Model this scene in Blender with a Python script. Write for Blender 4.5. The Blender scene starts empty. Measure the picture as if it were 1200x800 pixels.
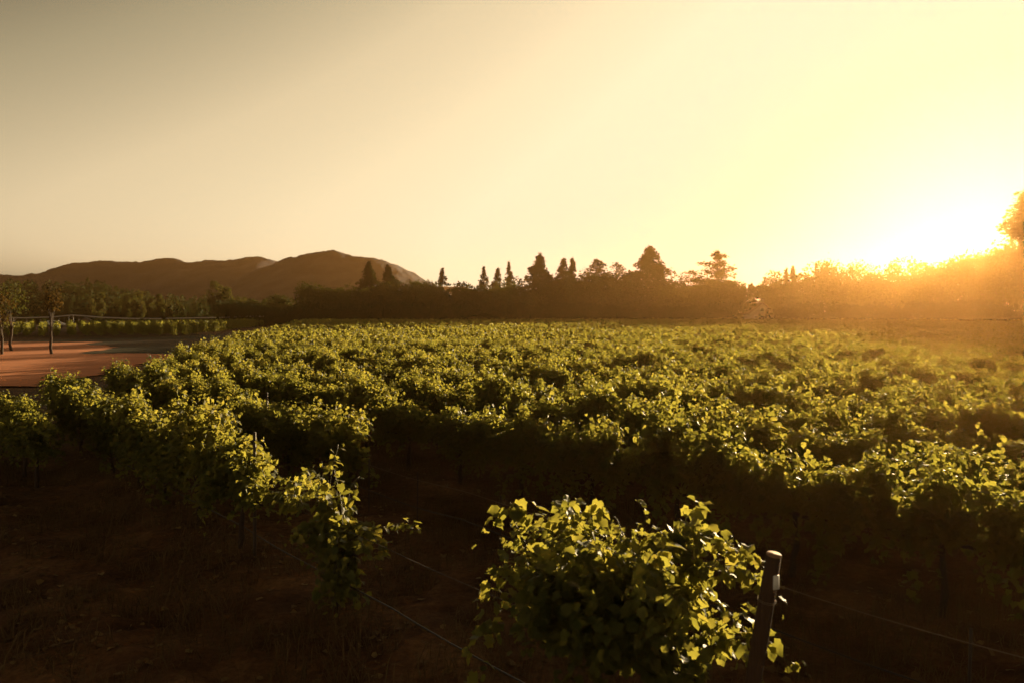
import bpy, math, random
import numpy as np
from mathutils import Vector

sc = bpy.context.scene
COL = sc.collection
R = math.radians
EXPO = 2.0

# ------------------------------------------------------------------ camera
CAM_H, FPX, HOR = 3.46, 900.0, 366.0          # focal and horizon in the photograph's 1200 px frame
cd = bpy.data.cameras.new("camera"); cam = bpy.data.objects.new("camera", cd); COL.objects.link(cam)
cd.lens = 27.0; cd.sensor_width = 36.0; cd.clip_start = 0.05; cd.clip_end = 20000
cam.location = (0, 0, CAM_H); cam.rotation_euler = (R(90 - 2.16), 0, 0)
cd.dof.use_dof = True; cd.dof.focus_distance = 11.0; cd.dof.aperture_fstop = 2.2
sc.camera = cam

# ------------------------------------------------------------------ sky, sun, exposure
SUN_EL, SUN_AZ = R(5.6), math.atan2(560, 900)
w = bpy.data.worlds.new("World"); sc.world = w; w.use_nodes = True
nt = w.node_tree; bg = nt.nodes["Background"]
sky = nt.nodes.new("ShaderNodeTexSky"); sky.sky_type = 'NISHITA'; sky.sun_disc = False
sky.sun_elevation = SUN_EL; sky.sun_rotation = SUN_AZ
sky.air_density = 1.0; sky.dust_density = 1.8; sky.ozone_density = 1.0
bw = nt.nodes.new("ShaderNodeRGBToBW")
mul = nt.nodes.new("ShaderNodeMath"); mul.operation = 'MULTIPLY'; mul.inputs[1].default_value = 0.168 / 2.5
ramp = nt.nodes.new("ShaderNodeValToRGB")
el = ramp.color_ramp.elements
stops = [(0.0, (0, 0, 0)), (.16, (.05, .04, .025)), (.24, (.17, .14, .085)), (.30, (.40, .335, .20)), (.42, (.76, .62, .38)), (.6, (.93, .79, .50)),
         (.85, (1.0, .85, .58)), (1.2, (.98, .79, .58)), (1.8, (.88, .68, .555)), (2.5, (.76, .55, .51))]
el[0].position = 0; el[0].color = (0, 0, 0, 1)
el[1].position = 1; el[1].color = (*stops[-1][1], 1)
for p, c in stops[1:-1]:
    e = el.new(p / 2.5); e.color = (*c, 1)
vm = nt.nodes.new("ShaderNodeVectorMath"); vm.operation = 'SCALE'; vm.inputs['Scale'].default_value = 10.0 / 2 ** EXPO
nt.links.new(sky.outputs[0], bw.inputs[0]); nt.links.new(bw.outputs[0], mul.inputs[0])
nt.links.new(mul.outputs[0], ramp.inputs[0]); nt.links.new(ramp.outputs[0], vm.inputs[0])
nt.links.new(vm.outputs[0], bg.inputs[0]); bg.inputs[1].default_value = 0.1

SUN_DIR = Vector((math.sin(SUN_AZ) * math.cos(SUN_EL), math.cos(SUN_AZ) * math.cos(SUN_EL), math.sin(SUN_EL)))
sd = bpy.data.lights.new("sun", 'SUN'); so = bpy.data.objects.new("sun", sd); COL.objects.link(so)
sd.energy = 4.8; sd.angle = R(0.5); sd.color = (1.0, 0.76, 0.42)
so.rotation_euler = (-SUN_DIR).to_track_quat('-Z', 'Y').to_euler(); so.location = (60, 90, 60)

vs = sc.view_settings
vs.view_transform = 'Standard'; vs.look = 'None'; vs.exposure = EXPO; vs.gamma = 1.0; vs.use_curve_mapping = False
sc.render.engine = 'CYCLES'
cy = sc.cycles
cy.use_denoising = True
cy.denoising_input_passes = 'RGB_ALBEDO'
try: cy.denoiser = 'OPENIMAGEDENOISE'
except Exception: pass
cy.max_bounces = 5; cy.diffuse_bounces = 2; cy.glossy_bounces = 2; cy.transmission_bounces = 3
cy.volume_bounces = 0; cy.transparent_max_bounces = 8; cy.caustics_reflective = False; cy.caustics_refractive = False
cy.sample_clamp_indirect = 4.0
cy.use_adaptive_sampling = True; cy.adaptive_threshold = 0.006

# ------------------------------------------------------------------ helpers
def link(o):
    COL.objects.link(o); return o

def build(name, verts, faces, mat=None, parent=None, tint=None, smooth=False):
    """verts (N,3) array, faces: list of (M,k) index arrays; ONE mesh object."""
    verts = np.asarray(verts, np.float32)
    if isinstance(faces, np.ndarray): faces = [faces]
    faces = [np.asarray(f, np.int32) for f in faces if len(f)]
    me = bpy.data.meshes.new(name)
    me.vertices.add(len(verts)); me.vertices.foreach_set("co", verts.ravel())
    nl = sum(f.size for f in faces); npoly = sum(len(f) for f in faces)
    me.loops.add(nl); me.loops.foreach_set("vertex_index", np.concatenate([f.ravel() for f in faces]))
    tot = np.concatenate([np.full(len(f), f.shape[1], np.int32) for f in faces])
    start = np.concatenate([[0], np.cumsum(tot)[:-1]]).astype(np.int32)
    me.polygons.add(npoly); me.polygons.foreach_set("loop_start", start)
    me.polygons.foreach_set("loop_total", tot)
    me.update(calc_edges=True)
    if tint is not None:
        a = me.attributes.new("tint", 'FLOAT', 'FACE'); a.data.foreach_set("value", np.asarray(tint, np.float32))
    if smooth: me.polygons.foreach_set("use_smooth", np.ones(npoly, bool))
    if mat: me.materials.append(mat)
    o = bpy.data.objects.new(name, me); link(o)
    if parent is not None: o.parent = parent
    return o

def tag(o, label=None, cat=None, group=None, kind=None):
    if label: o["label"] = label
    if cat: o["category"] = cat
    if group: o["group"] = group
    if kind: o["kind"] = kind
    return o

def empty(name, loc, rz=0.0, s=1.0):
    o = bpy.data.objects.new(name, None); link(o); o.empty_display_size = 0.3
    o.location = loc; o.rotation_euler = (0, 0, rz); o.scale = (s, s, s); return o

def tube(pts, rad, n=7, cap=True):
    """Tapered tube along a polyline -> verts, list of faces."""
    pts = np.asarray(pts, float); m = len(pts)
    rad = np.broadcast_to(np.asarray(rad, float), (m,))
    T = np.gradient(pts, axis=0); T /= np.linalg.norm(T, axis=1)[:, None] + 1e-9
    ref = np.array([1.0, 0.02, 0.01]) if abs(T[0][0]) < .8 else np.array([0.0, 1.0, 0.02])
    U = np.cross(T, ref); U /= np.linalg.norm(U, axis=1)[:, None] + 1e-9
    V = np.cross(T, U)
    a = np.linspace(0, 2 * np.pi, n, endpoint=False)
    ring = pts[:, None, :] + rad[:, None, None] * (np.cos(a)[None, :, None] * U[:, None, :] + np.sin(a)[None, :, None] * V[:, None, :])
    v = ring.reshape(-1, 3); f = []
    i = np.arange(m - 1)[:, None] * n; j = np.arange(n)[None, :]; k = (j + 1) % n
    q = np.stack([i + j, i + k, i + n + k, i + n + j], -1).reshape(-1, 4)
    f = [q]
    if cap:
        f.append(np.arange(n)[None, ::-1]); f.append(((m - 1) * n + np.arange(n))[None, :])
    return v, f

class MB:
    def __init__(s): s.v = []; s.f = {}; s.n = 0
    def add(s, v, fs):
        v = np.asarray(v, float)
        for f in (fs if isinstance(fs, list) else [fs]):
            f = np.asarray(f, int); s.f.setdefault(f.shape[1], []).append(f + s.n)
        s.v.append(v); s.n += len(v); return s
    def tube(s, pts, rad, n=7): return s.add(*tube(pts, rad, n))
    def box(s, c, d, rz=0.0):
        h = np.array(d) / 2
        v = np.array([[x, y, z] for x in (-1, 1) for y in (-1, 1) for z in (-1, 1)], float) * h
        ca, sa = math.cos(rz), math.sin(rz)
        v = np.stack([v[:, 0] * ca - v[:, 1] * sa, v[:, 0] * sa + v[:, 1] * ca, v[:, 2]], 1) + np.array(c)
        f = np.array([[0, 1, 3, 2], [4, 6, 7, 5], [0, 4, 5, 1], [2, 3, 7, 6], [0, 2, 6, 4], [1, 5, 7, 3]])
        return s.add(v, f)
    def build(s, name, mat, parent=None, smooth=False):
        return build(name, np.concatenate(s.v), [np.concatenate(x) for x in s.f.values()], mat, parent, None, smooth)

def hash2(ix, iy, seed):
    h = (ix.astype(np.int64) * 374761393 + iy.astype(np.int64) * 668265263 + seed * 1442695041) & 0x7fffffff
    h = ((h ^ (h >> 13)) * 1274126177) & 0x7fffffff
    return ((h ^ (h >> 16)) & 0xffff) / 65535.0

def vnoise(x, y, seed=0):
    x0 = np.floor(x); y0 = np.floor(y); fx = x - x0; fy = y - y0
    fx = fx * fx * (3 - 2 * fx); fy = fy * fy * (3 - 2 * fy)
    a = hash2(x0, y0, seed); b = hash2(x0 + 1, y0, seed); c = hash2(x0, y0 + 1, seed); d = hash2(x0 + 1, y0 + 1, seed)
    return (a * (1 - fx) + b * fx) * (1 - fy) + (c * (1 - fx) + d * fx) * fy - .5

def fbm(x, y, seed=0, o=4):
    s = 0; a = 1.0
    for k in range(o):
        s = s + a * vnoise(x * 2 ** k, y * 2 ** k, seed + k * 17); a *= .5
    return s

# ------------------------------------------------------------------ materials
def new_mat(name):
    m = bpy.data.materials.new(name); m.use_nodes = True; n = m.node_tree
    for x in list(n.nodes): n.nodes.remove(x)
    return m, n, n.nodes.new("ShaderNodeOutputMaterial")

def solid(name, col, rough=.8, scale=8.0, var=.35, bump=.3, col2=None, spec=.3, metal=0.0, stretch=None):
    m, n, out = new_mat(name)
    b = n.nodes.new("ShaderNodeBsdfPrincipled"); b.inputs['Roughness'].default_value = rough
    b.inputs['Specular IOR Level'].default_value = spec; b.inputs['Metallic'].default_value = metal
    tc = n.nodes.new("ShaderNodeTexCoord"); no = n.nodes.new("ShaderNodeTexNoise")
    no.inputs['Scale'].default_value = scale; no.inputs['Detail'].default_value = 6
    mx = n.nodes.new("ShaderNodeMix"); mx.data_type = 'RGBA'
    c2 = col2 or tuple(c * (1 - var) for c in col)
    mx.inputs['A'].default_value = (*c2, 1); mx.inputs['B'].default_value = (*col, 1)
    bp = n.nodes.new("ShaderNodeBump"); bp.inputs['Strength'].default_value = bump; bp.inputs['Distance'].default_value = .02
    L = n.links.new
    if stretch:
        mp = n.nodes.new('ShaderNodeMapping'); mp.inputs['Scale'].default_value = stretch
        L(tc.outputs['Object'], mp.inputs['Vector']); L(mp.outputs[0], no.inputs['Vector'])
    else: L(tc.outputs['Object'], no.inputs['Vector'])
    L(no.outputs['Fac'], mx.inputs['Factor'])
    L(mx.outputs['Result'], b.inputs['Base Color']); L(no.outputs['Fac'], bp.inputs['Height'])
    L(bp.outputs[0], b.inputs['Normal']); L(b.outputs[0], out.inputs[0])
    return m

def leafy(name, cols, trans, tfac=.45, rough=.45, spec=.4):
    """Leaf: diffuse and gloss plus light coming through; 'tint' per face picks between the leaf colours."""
    m, n, out = new_mat(name); L = n.links.new
    at = n.nodes.new("ShaderNodeAttribute"); at.attribute_name = "tint"
    oi = n.nodes.new("ShaderNodeObjectInfo")
    ad = n.nodes.new("ShaderNodeMath"); ad.operation = 'MULTIPLY_ADD'; ad.inputs[1].default_value = .30; 
    sb = n.nodes.new("ShaderNodeMath"); sb.operation = 'MULTIPLY'; sb.inputs[1].default_value = .75
    L(at.outputs['Fac'], sb.inputs[0]); L(oi.outputs['Random'], ad.inputs[0]); L(sb.outputs[0], ad.inputs[2])
    r1 = n.nodes.new("ShaderNodeValToRGB"); r2 = n.nodes.new("ShaderNodeValToRGB")
    for r, cs in ((r1, cols), (r2, trans)):
        e = r.color_ramp.elements; e[0].color = (*cs[0], 1); e[1].color = (*cs[-1], 1)
        for i, c in enumerate(cs[1:-1]): e.new((i + 1) / (len(cs) - 1)).color = (*c, 1)
        L(ad.outputs[0], r.inputs[0])
    b = n.nodes.new("ShaderNodeBsdfPrincipled"); b.inputs['Roughness'].default_value = rough
    b.inputs['Specular IOR Level'].default_value = spec
    t = n.nodes.new("ShaderNodeBsdfTranslucent"); mx = n.nodes.new("ShaderNodeMixShader"); mx.inputs[0].default_value = tfac
    L(r1.outputs[0], b.inputs['Base Color']); L(r2.outputs[0], t.inputs[0])
    L(b.outputs[0], mx.inputs[1]); L(t.outputs[0], mx.inputs[2]); L(mx.outputs[0], out.inputs[0])
    return m

M_LEAF = leafy("grape_leaf", [(.026, .034, .008), (.040, .050, .010), (.065, .070, .014), (.12, .095, .02)],
               [(.25, .24, .035), (.37, .35, .05), (.48, .42, .065), (.42, .33, .05)], .36, .62, .22)
M_NEEDLE = leafy("conifer_needle", [(.020, .028, .010), (.030, .040, .014), (.045, .05, .02)],
                 [(.02, .028, .006), (.03, .04, .008), (.05, .05, .01)], .2, .9, .04)
M_TREELEAF = leafy("tree_leaf", [(.026, .034, .010), (.040, .050, .014), (.065, .070, .02)],
                   [(.04, .05, .006), (.07, .08, .01), (.11, .11, .015)], .15, .9, .04)
M_PALELEAF = leafy("pale_tree_leaf", [(.035, .042, .014), (.055, .056, .02), (.07, .06, .02)],
                   [(.06, .06, .01), (.08, .075, .012), (.09, .07, .012)], .35, .9, .05)
M_RUSTLEAF = leafy("rusty_leaf", [(.04, .026, .011), (.05, .034, .012), (.045, .042, .012)],
                   [(.06, .036, .01), (.08, .045, .01), (.06, .055, .01)], .35, .9, .05)
M_GRASS = leafy("dry_grass_blade", [(.06, .036, .016), (.12, .072, .03), (.18, .115, .05), (.09, .085, .025)],
                [(.06, .035, .012), (.09, .05, .018), (.11, .07, .02), (.07, .07, .015)], .3, .7, .15)
M_BARK = solid("vine_bark", (.055, .032, .020), .9, 30, .5, .8)
M_TBARK = solid("tree_bark", (.06, .038, .024), .9, 3, .5, .6)
M_CANE = solid("green_cane", (.10, .085, .025), .6, 20, .3, .2)
M_POST = solid("weathered_wood", (.11, .056, .030), .85, 9, .8, 1.0, stretch=(6, 6, .5))
M_CUT = solid("cut_wood_end", (.30, .16, .085), .8, 40, .35, .4)
M_TAG = solid("white_tag", (.75, .72, .68), .5, 20, .1, .05)
M_STEEL = solid("rusty_steel", (.055, .034, .024), .6, 30, .5, .3, spec=.4)
M_WIRE = solid("galvanised_wire", (.24, .165, .115), .8, 60, .3, .05, spec=.08)
M_HOSE = solid("black_hose", (.030, .022, .018), .5, 40, .3, .1)
M_RAIL = solid("galvanised_rail", (.46, .40, .36), .4, 4, .15, .05, spec=.5, metal=.0)
M_WALL = solid("painted_wall", (.34, .29, .24), .8, 2, .12, .1)
M_ROOF = solid("shingle_roof", (.20, .14, .11), .85, 6, .3, .4)
M_GLASS = solid("dark_glass", (.03, .03, .035), .1, 2, .1, .0, spec=.6)
M_WHITE = solid("white_paint", (.78, .76, .72), .35, 3, .08, .0, spec=.5)
M_TAN = solid("tan_wall", (.38, .27, .17), .8, 3, .2, .1)
M_RUBBER = solid("tyre_rubber", (.02, .02, .02), .8, 10, .2, .1)

def ground_mat():
    m, n, out = new_mat("vineyard_soil"); L = n.links.new
    b = n.nodes.new("ShaderNodeBsdfPrincipled"); b.inputs['Roughness'].default_value = .95; b.inputs['Specular IOR Level'].default_value = .12
    tc = n.nodes.new("ShaderNodeTexCoord")
    n1 = n.nodes.new("ShaderNodeTexNoise"); n1.inputs['Scale'].default_value = .9; n1.inputs['Detail'].default_value = 8; n1.inputs['Roughness'].default_value = .65
    n2 = n.nodes.new("ShaderNodeTexNoise"); n2.inputs['Scale'].default_value = 11; n2.inputs['Detail'].default_value = 8; n2.inputs['Roughness'].default_value = .7
    n3 = n.nodes.new("ShaderNodeTexNoise"); n3.inputs['Scale'].default_value = .035; n3.inputs['Detail'].default_value = 4
    for x in (n1, n2, n3): L(tc.outputs['Object'], x.inputs['Vector'])
    r1 = n.nodes.new("ShaderNodeValToRGB"); e = r1.color_ramp.elements
    e[0].position = .3; e[0].color = (.05, .022, .010, 1); e[1].position = .70; e[1].color = (.25, .14, .065, 1)
    x = e.new(.5); x.color = (.14, .068, .03, 1)
    r2 = n.nodes.new("ShaderNodeValToRGB"); e = r2.color_ramp.elements
    e[0].position = .3; e[0].color = (.4, .36, .32, 1); e[1].position = .7; e[1].color = (1.25, 1.15, 1.0, 1)
    mm = n.nodes.new("ShaderNodeMix"); mm.data_type = 'RGBA'; mm.blend_type = 'MULTIPLY'; mm.inputs['Factor'].default_value = 1
    g = n.nodes.new("ShaderNodeMix"); g.data_type = 'RGBA'; g.inputs['B'].default_value = (.045, .042, .014, 1)
    r3 = n.nodes.new("ShaderNodeValToRGB"); r3.color_ramp.elements[0].position = .45; r3.color_ramp.elements[1].position = .62
    L(n1.outputs['Fac'], r1.inputs[0]); L(n2.outputs['Fac'], r2.inputs[0]); L(n3.outputs['Fac'], r3.inputs[0])
    L(r3.outputs[0], g.inputs['Factor']); L(r1.outputs[0], g.inputs['A'])
    L(g.outputs['Result'], mm.inputs['A']); L(r2.outputs[0], mm.inputs['B']); L(mm.outputs['Result'], b.inputs['Base Color'])
    bp = n.nodes.new("ShaderNodeBump"); bp.inputs['Strength'].default_value = .9; bp.inputs['Distance'].default_value = .05
    L(n2.outputs['Fac'], bp.inputs['Height']); L(bp.outputs[0], b.inputs['Normal']); L(b.outputs[0], out.inputs[0])
    return m
M_GROUND = ground_mat()
M_ROAD = solid("red_dirt", (.72, .27, .115), .95, .45, .45, .9, col2=(.38, .14, .06), spec=.1)
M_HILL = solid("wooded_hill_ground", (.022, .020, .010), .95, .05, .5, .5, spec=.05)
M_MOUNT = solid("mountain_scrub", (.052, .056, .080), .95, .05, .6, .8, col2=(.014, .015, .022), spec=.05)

# ------------------------------------------------------------------ layout
U = np.array([-.651, .759]); N = np.array([.759, .651]); ROT = math.atan2(U[1], U[0])
def row_pt(n_, u_): return N * n_ + U * u_
def edge_x(d): return -12.5 - .23 * (d - 21)          # headland line at the road end of the rows
ROW0, SP, VSP = 4.19, 2.5, 1.8
def at(px, d): return (px - 600) / FPX * d
def top(y, d): return CAM_H + (HOR - y) / FPX * d

# ------------------------------------------------------------------ ground
def ground_h(x, y):
    flat = np.clip((x - (edge_x(y) - 7)) / 4.0, 0, 1)
    near = np.clip(1.3 - np.hypot(x, y) / 60, 0, 1)
    nn = x * N[0] + y * N[1]
    berm = .05 * np.cos((nn - ROW0) / SP * 2 * np.pi)
    return flat * near * (berm + .10 * fbm(x * .5, y * .5, 3, 3) + .08 * fbm(x * 2.2, y * 2.2, 9, 3) + .045 * vnoise(x * 5.5, y * 5.5, 13) * (np.hypot(x, y) < 27)) - .02
def axis(lo, hi, s, far_lo, far_hi, k):
    a = np.arange(lo, hi + 1e-6, s)
    l = lo - np.geomspace(s, lo - far_lo, k)[::-1]; h = hi + np.geomspace(s, far_hi - hi, k)
    return np.concatenate([l, a, h])
gx = axis(-14, 14, .09, -1250, 1250, 60); gy = axis(2, 22, .09, -350, 1030, 70)
GX, GY = np.meshgrid(gx, gy, indexing='ij')
gz = ground_h(GX, GY)
idx = np.arange(GX.size).reshape(GX.shape)
q = np.stack([idx[:-1, :-1], idx[1:, :-1], idx[1:, 1:], idx[:-1, 1:]], -1).reshape(-1, 4)
tag(build("ground", np.stack([GX, GY, gz], -1).reshape(-1, 3), q, M_GROUND, None, None, True), kind='structure')

# dirt road and lot: one draped sheet cut to its outline
def in_road(x, y):
    wob = 1.6 * vnoise(x * .25, y * .12, 31) + .7 * vnoise(x * .9, y * .5, 32)
    right = -22.5 - .14 * (y - 36) + wob
    lot = (x < right) & (y > 35.5 + wob + .05 * (x + 23)) & (y < 89 + 2.5 * wob) & (x > -125)
    grassy = (y > 64 + 2 * wob) & (x > -.55 * y + 3 * wob)
    return lot & ~grassy
rx = np.arange(-125, -18, .7); ry = np.arange(30, 186, .7)
RX, RY = np.meshgrid(rx, ry, indexing='ij')
rut = .03 * fbm(RX * .3, RY * .9, 5, 3)
rz_ = .03 + np.clip(rut * 1.6, -.02, .12)
idx = np.arange(RX.size).reshape(RX.shape)
q = np.stack([idx[:-1, :-1], idx[1:, :-1], idx[1:, 1:], idx[:-1, 1:]], -1).reshape(-1, 4)
keep = in_road(RX[:-1, :-1] + .35, RY[:-1, :-1] + .35).ravel()
q = q[keep]; used = np.unique(q); remap = np.zeros(RX.size, int); remap[used] = np.arange(len(used))
tag(build("dirt_road", np.stack([RX, RY, rz_], -1).reshape(-1, 3)[used], remap[q], M_ROAD, None, None, True), kind='structure')

# ------------------------------------------------------------------ hills
def ridge(name, prof, d0, dc, d1, mat, seed, rough, cols=200, rows=46, gully=.16):
    prof = np.array(prof, float)
    t = np.linspace(prof[0, 0], prof[-1, 0], cols)
    yy = np.interp(t, prof[:, 0], prof[:, 1])
    k = np.hanning(7); k /= k.sum()
    yy = np.convolve(np.pad(yy, 3, 'edge'), k, 'valid')
    zc = (HOR - yy) / FPX * dc + CAM_H
    v = np.linspace(0, 1, rows)
    D = np.where(v < .7, d0 + (dc - d0) * v / .7, dc + (d1 - dc) * (v - .7) / .3)
    s = np.where(v < .7, (v / .7) ** 1.15, 1 - ((v - .7) / .3) ** 1.5)
    X = (t[:, None] - 600) / FPX * D[None, :]; Y = np.broadcast_to(D[None, :], X.shape)
    Z = zc[:, None] * s[None, :]
    g = fbm(X / dc * 9, Y / dc * 4.5, seed, 5)
    edge = np.minimum(np.linspace(0, 1, cols), np.linspace(1, 0, cols))[:, None] * 14
    Z = Z * np.clip(edge, 0, 1)
    shape = np.clip(s, 0, 1) * (1 - np.clip(s, 0, 1) ** 6) * 4
    Z = Z + gully * zc.max() * g * np.minimum(shape, 1)[None, :] * np.clip(edge, 0, 1)
    Z = Z + rough * fbm(X / dc * 160, Y / dc * 160, seed + 5, 3) * np.clip(s * 3, 0, 1)[None, :]
    i = np.arange(X.size).reshape(X.shape)
    q = np.stack([i[:-1, :-1], i[1:, :-1], i[1:, 1:], i[:-1, 1:]], -1).reshape(-1, 4)
    return tag(build(name, np.stack([X, Y, Z - .5], -1).reshape(-1, 3), q, mat, None, None, True), kind='structure'), (X, Y, Z, s)

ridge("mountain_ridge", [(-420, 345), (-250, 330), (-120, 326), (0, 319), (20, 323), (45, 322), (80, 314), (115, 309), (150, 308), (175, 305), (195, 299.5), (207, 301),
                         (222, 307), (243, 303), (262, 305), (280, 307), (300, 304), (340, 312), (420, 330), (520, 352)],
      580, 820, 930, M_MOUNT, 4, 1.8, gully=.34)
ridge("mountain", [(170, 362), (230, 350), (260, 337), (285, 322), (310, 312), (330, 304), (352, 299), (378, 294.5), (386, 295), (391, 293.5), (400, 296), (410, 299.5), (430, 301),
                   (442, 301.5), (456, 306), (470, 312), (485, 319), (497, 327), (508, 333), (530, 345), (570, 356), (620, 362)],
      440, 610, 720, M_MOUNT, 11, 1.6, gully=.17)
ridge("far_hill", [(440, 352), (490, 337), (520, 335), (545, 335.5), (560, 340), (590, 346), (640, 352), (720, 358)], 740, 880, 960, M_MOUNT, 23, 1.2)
_, HS = ridge("wooded_hill", [(-420, 359.0), (-200, 345.0), (-60, 341.0), (0, 342.0), (30, 341.0), (60, 344.0), (95, 341.5), (120, 345.0), (150, 352.0), (185, 358.0), (220, 360.0), (260, 366), (310, 366)],
              235, 310, 350, M_HILL, 37, .5, cols=120, rows=30, gully=.06)

# ------------------------------------------------------------------ haze (whole place inside it); its warm glow also stands in for lens glare
hz = MB(); hz.box((0, 325, 33), (2600, 1450, 72))
mh, nh, oh = new_mat("haze_and_lens_glare")
pv = nh.nodes.new("ShaderNodeVolumePrincipled")
pv.inputs['Color'].default_value = (1.0, .54, .19, 1); pv.inputs['Density'].default_value = .00017
pv.inputs['Anisotropy'].default_value = .81
nh.links.new(pv.outputs[0], oh.inputs['Volume'])
ho = hz.build("haze", mh); tag(ho, kind='stuff')
ho["label"] = "warm evening haze filling the valley air, doubling as lens glare"

# ------------------------------------------------------------------ leaf geometry
_L = [(-.16, .2), (.04, .50), (.30, .43), (.60, .46), (.72, .27)]
LEAF_HI = (np.array([(0, 0), (.36, 0), (.70, 0), (1, 0)] + _L + [(a, -b) for a, b in _L]),
           np.array([t for o, sw in ((4, 0), (9, 1)) for t in [(x if not sw else x[::-1]) for x in
                     [(0, o + 1, o), (0, 1, o + 1), (1, o + 2, o + 1), (1, o + 3, o + 2), (1, 2, o + 3), (2, o + 4, o + 3), (2, 3, o + 4)]]]))
LEAF_LO = (np.array([[0, 0], [.12, .48], [.66, .40], [1, 0], [.12, -.48], [.66, -.40]]),
           np.array([[0, 3, 2, 1], [0, 4, 5, 3]]))
def leaves(rng, P, T, Nn, S, tmpl, fold=.5, curl=.4):
    """P points, T tip directions, Nn leaf normals, S sizes -> verts, faces."""
    T = T / (np.linalg.norm(T, axis=1)[:, None] + 1e-9)
    Nn = Nn - (Nn * T).sum(1)[:, None] * T; Nn /= np.linalg.norm(Nn, axis=1)[:, None] + 1e-9
    B = np.cross(Nn, T)
    uv, fc = tmpl; k = len(uv)
    fo = fold * (rng.random(len(P)) * 1.4 - .2); cu = curl * (rng.random(len(P)) * 1.6 - .3)
    wob = .10 * np.sin(uv[None, :, 0] * 5 + uv[None, :, 1] * 7 + rng.random(len(P))[:, None] * 6) * (np.abs(uv[None, :, 1]) > .1) - .35 * uv[None, :, 1] ** 2
    wv = wob + fo[:, None] * np.abs(uv[:, 1])[None, :] - cu[:, None] * (uv[:, 0] ** 2)[None, :]
    v = P[:, None, :] + S[:, None, None] * (uv[None, :, 0, None] * T[:, None, :] + uv[None, :, 1, None] * B[:, None, :] + wv[:, :, None] * Nn[:, None, :])
    f = (np.arange(len(P)) * k)[:, None, None] + fc[None]
    return v.reshape(-1, 3), f.reshape(-1, fc.shape[1])

def shoot_path(rng, p0, d0, length, droop, n=16):
    p = [np.array(p0, float)]; d = np.array(d0, float); d /= np.linalg.norm(d); st = length / n
    for i in range(n):
        d = d + rng.normal(0, .09, 3) + np.array([0, 0, -droop * (i / n) ** 1.6])
        d /= np.linalg.norm(d); q_ = p[-1] + d * st
        q_[2] = max(q_[2], .12); p.append(q_)
    return np.array(p)

def leaf_on_shoots(rng, paths, per_m=22, size=(.065, .115), tipsmall=True):
    P = []; T = []; NN = []; S = []
    for pa in paths:
        seg = np.linalg.norm(np.diff(pa, axis=0), axis=1); L = seg.sum(); m = max(3, int(L * per_m))
        cum = np.concatenate([[0], np.cumsum(seg)])
        s = np.sort(rng.random(m)) * L
        pts = np.stack([np.interp(s, cum, pa[:, a]) for a in range(3)], 1)
        ang = rng.random(m) * 2 * np.pi
        side = np.stack([np.cos(ang), np.sin(ang), rng.normal(.05, .35, m)], 1)
        pts = pts + side * (.025 + .06 * rng.random(m))[:, None]
        t = side * .8 + rng.normal(0, .35, (m, 3)) + np.array([0, 0, -.45])
        nn = side * .55 + rng.normal(0, .45, (m, 3)) + np.array([0, 0, .75])
        sz = rng.uniform(size[0], size[1], m)
        if tipsmall: sz = sz * (1 - .55 * np.clip((s / L - .75) / .25, 0, 1))
        P.append(pts); T.append(t); NN.append(nn); S.append(sz)
    return np.concatenate(P), np.concatenate(T), np.concatenate(NN), np.concatenate(S)

def tints(rng, n, mean=.42, sd=.22, per=14):
    t = np.clip(rng.normal(mean, sd, n), 0, 1); return np.repeat(t, per)

def vine_trunk(rng, hgt=.85, arm=.85, mat=M_BARK, parent=None):
    mb = MB()
    z = np.linspace(-.06, hgt, 9); wob = np.cumsum(rng.normal(0, .014, (9, 2)), axis=0)
    mb.tube(np.stack([wob[:, 0], wob[:, 1], z], 1), np.linspace(.042, .030, 9) * (1 + rng.normal(0, .12, 9)), 7)
    for sgn in (-1, 1):
        x = np.linspace(0, sgn * arm, 9)
        mb.tube(np.stack([wob[-1, 0] + x, wob[-1, 1] + rng.normal(0, .012, 9), hgt + .02 + rng.normal(0, .012, 9) + .06 * np.abs(x) * 0], 1),
                np.linspace(.026, .014, 9), 6)
    return mb

def vine_foliage_paths(rng):
    paths = []
    kc = np.array([-.58, 0.0, .58]) + rng.normal(0, .10, 3); kh = rng.uniform(.76, 1.12, 3); kl = rng.normal(0, .10, 3)
    for i in range(54):                                # upright shoots, gathered in three tufts along the cordon
        k = i % 3; dx = rng.normal(0, .15); x0 = float(np.clip(kc[k] + dx, -.95, .95)); hi = kh[k] * (1 - 3.2 * dx * dx)
        L = rng.uniform(.86, 1.06) * hi if i % 11 else rng.uniform(1.05, 1.25) * hi
        d = np.array([rng.normal(0, .07) - .25 * dx, kl[k] + rng.normal(0, .06), 1.0])
        paths.append(shoot_path(rng, (x0, rng.normal(0, .05), .85), d, L, rng.uniform(.02, .14)))
    for i in range(44):                                # shoots that fall over and hang down to near the ground
        x0 = rng.uniform(-.82, .82); sg = 1 if i % 2 else -1
        d = np.array([rng.normal(0, .25), sg * rng.uniform(.0, .17), rng.uniform(-.2, .5)])
        paths.append(shoot_path(rng, (x0, sg * .06, (.75 + .7 * rng.random()) * (1 - .22 * abs(x0))), d, rng.uniform(.6, 1.05) * (1 - .3 * abs(x0)), rng.uniform(.5, 1.0)))
    return paths

VINE_F, VINE_T = [], []
for k in range(9):
    rng = np.random.default_rng(100 + k)
    P, T, NN, S = leaf_on_shoots(rng, vine_foliage_paths(rng), 34)
    VINE_F.append((*leaves(rng, P, T, NN, S, LEAF_HI), tints(rng, len(P), .40 + .04 * (k % 3))))
    VINE_T.append(vine_trunk(rng))
VINE_ME = {}

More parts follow.
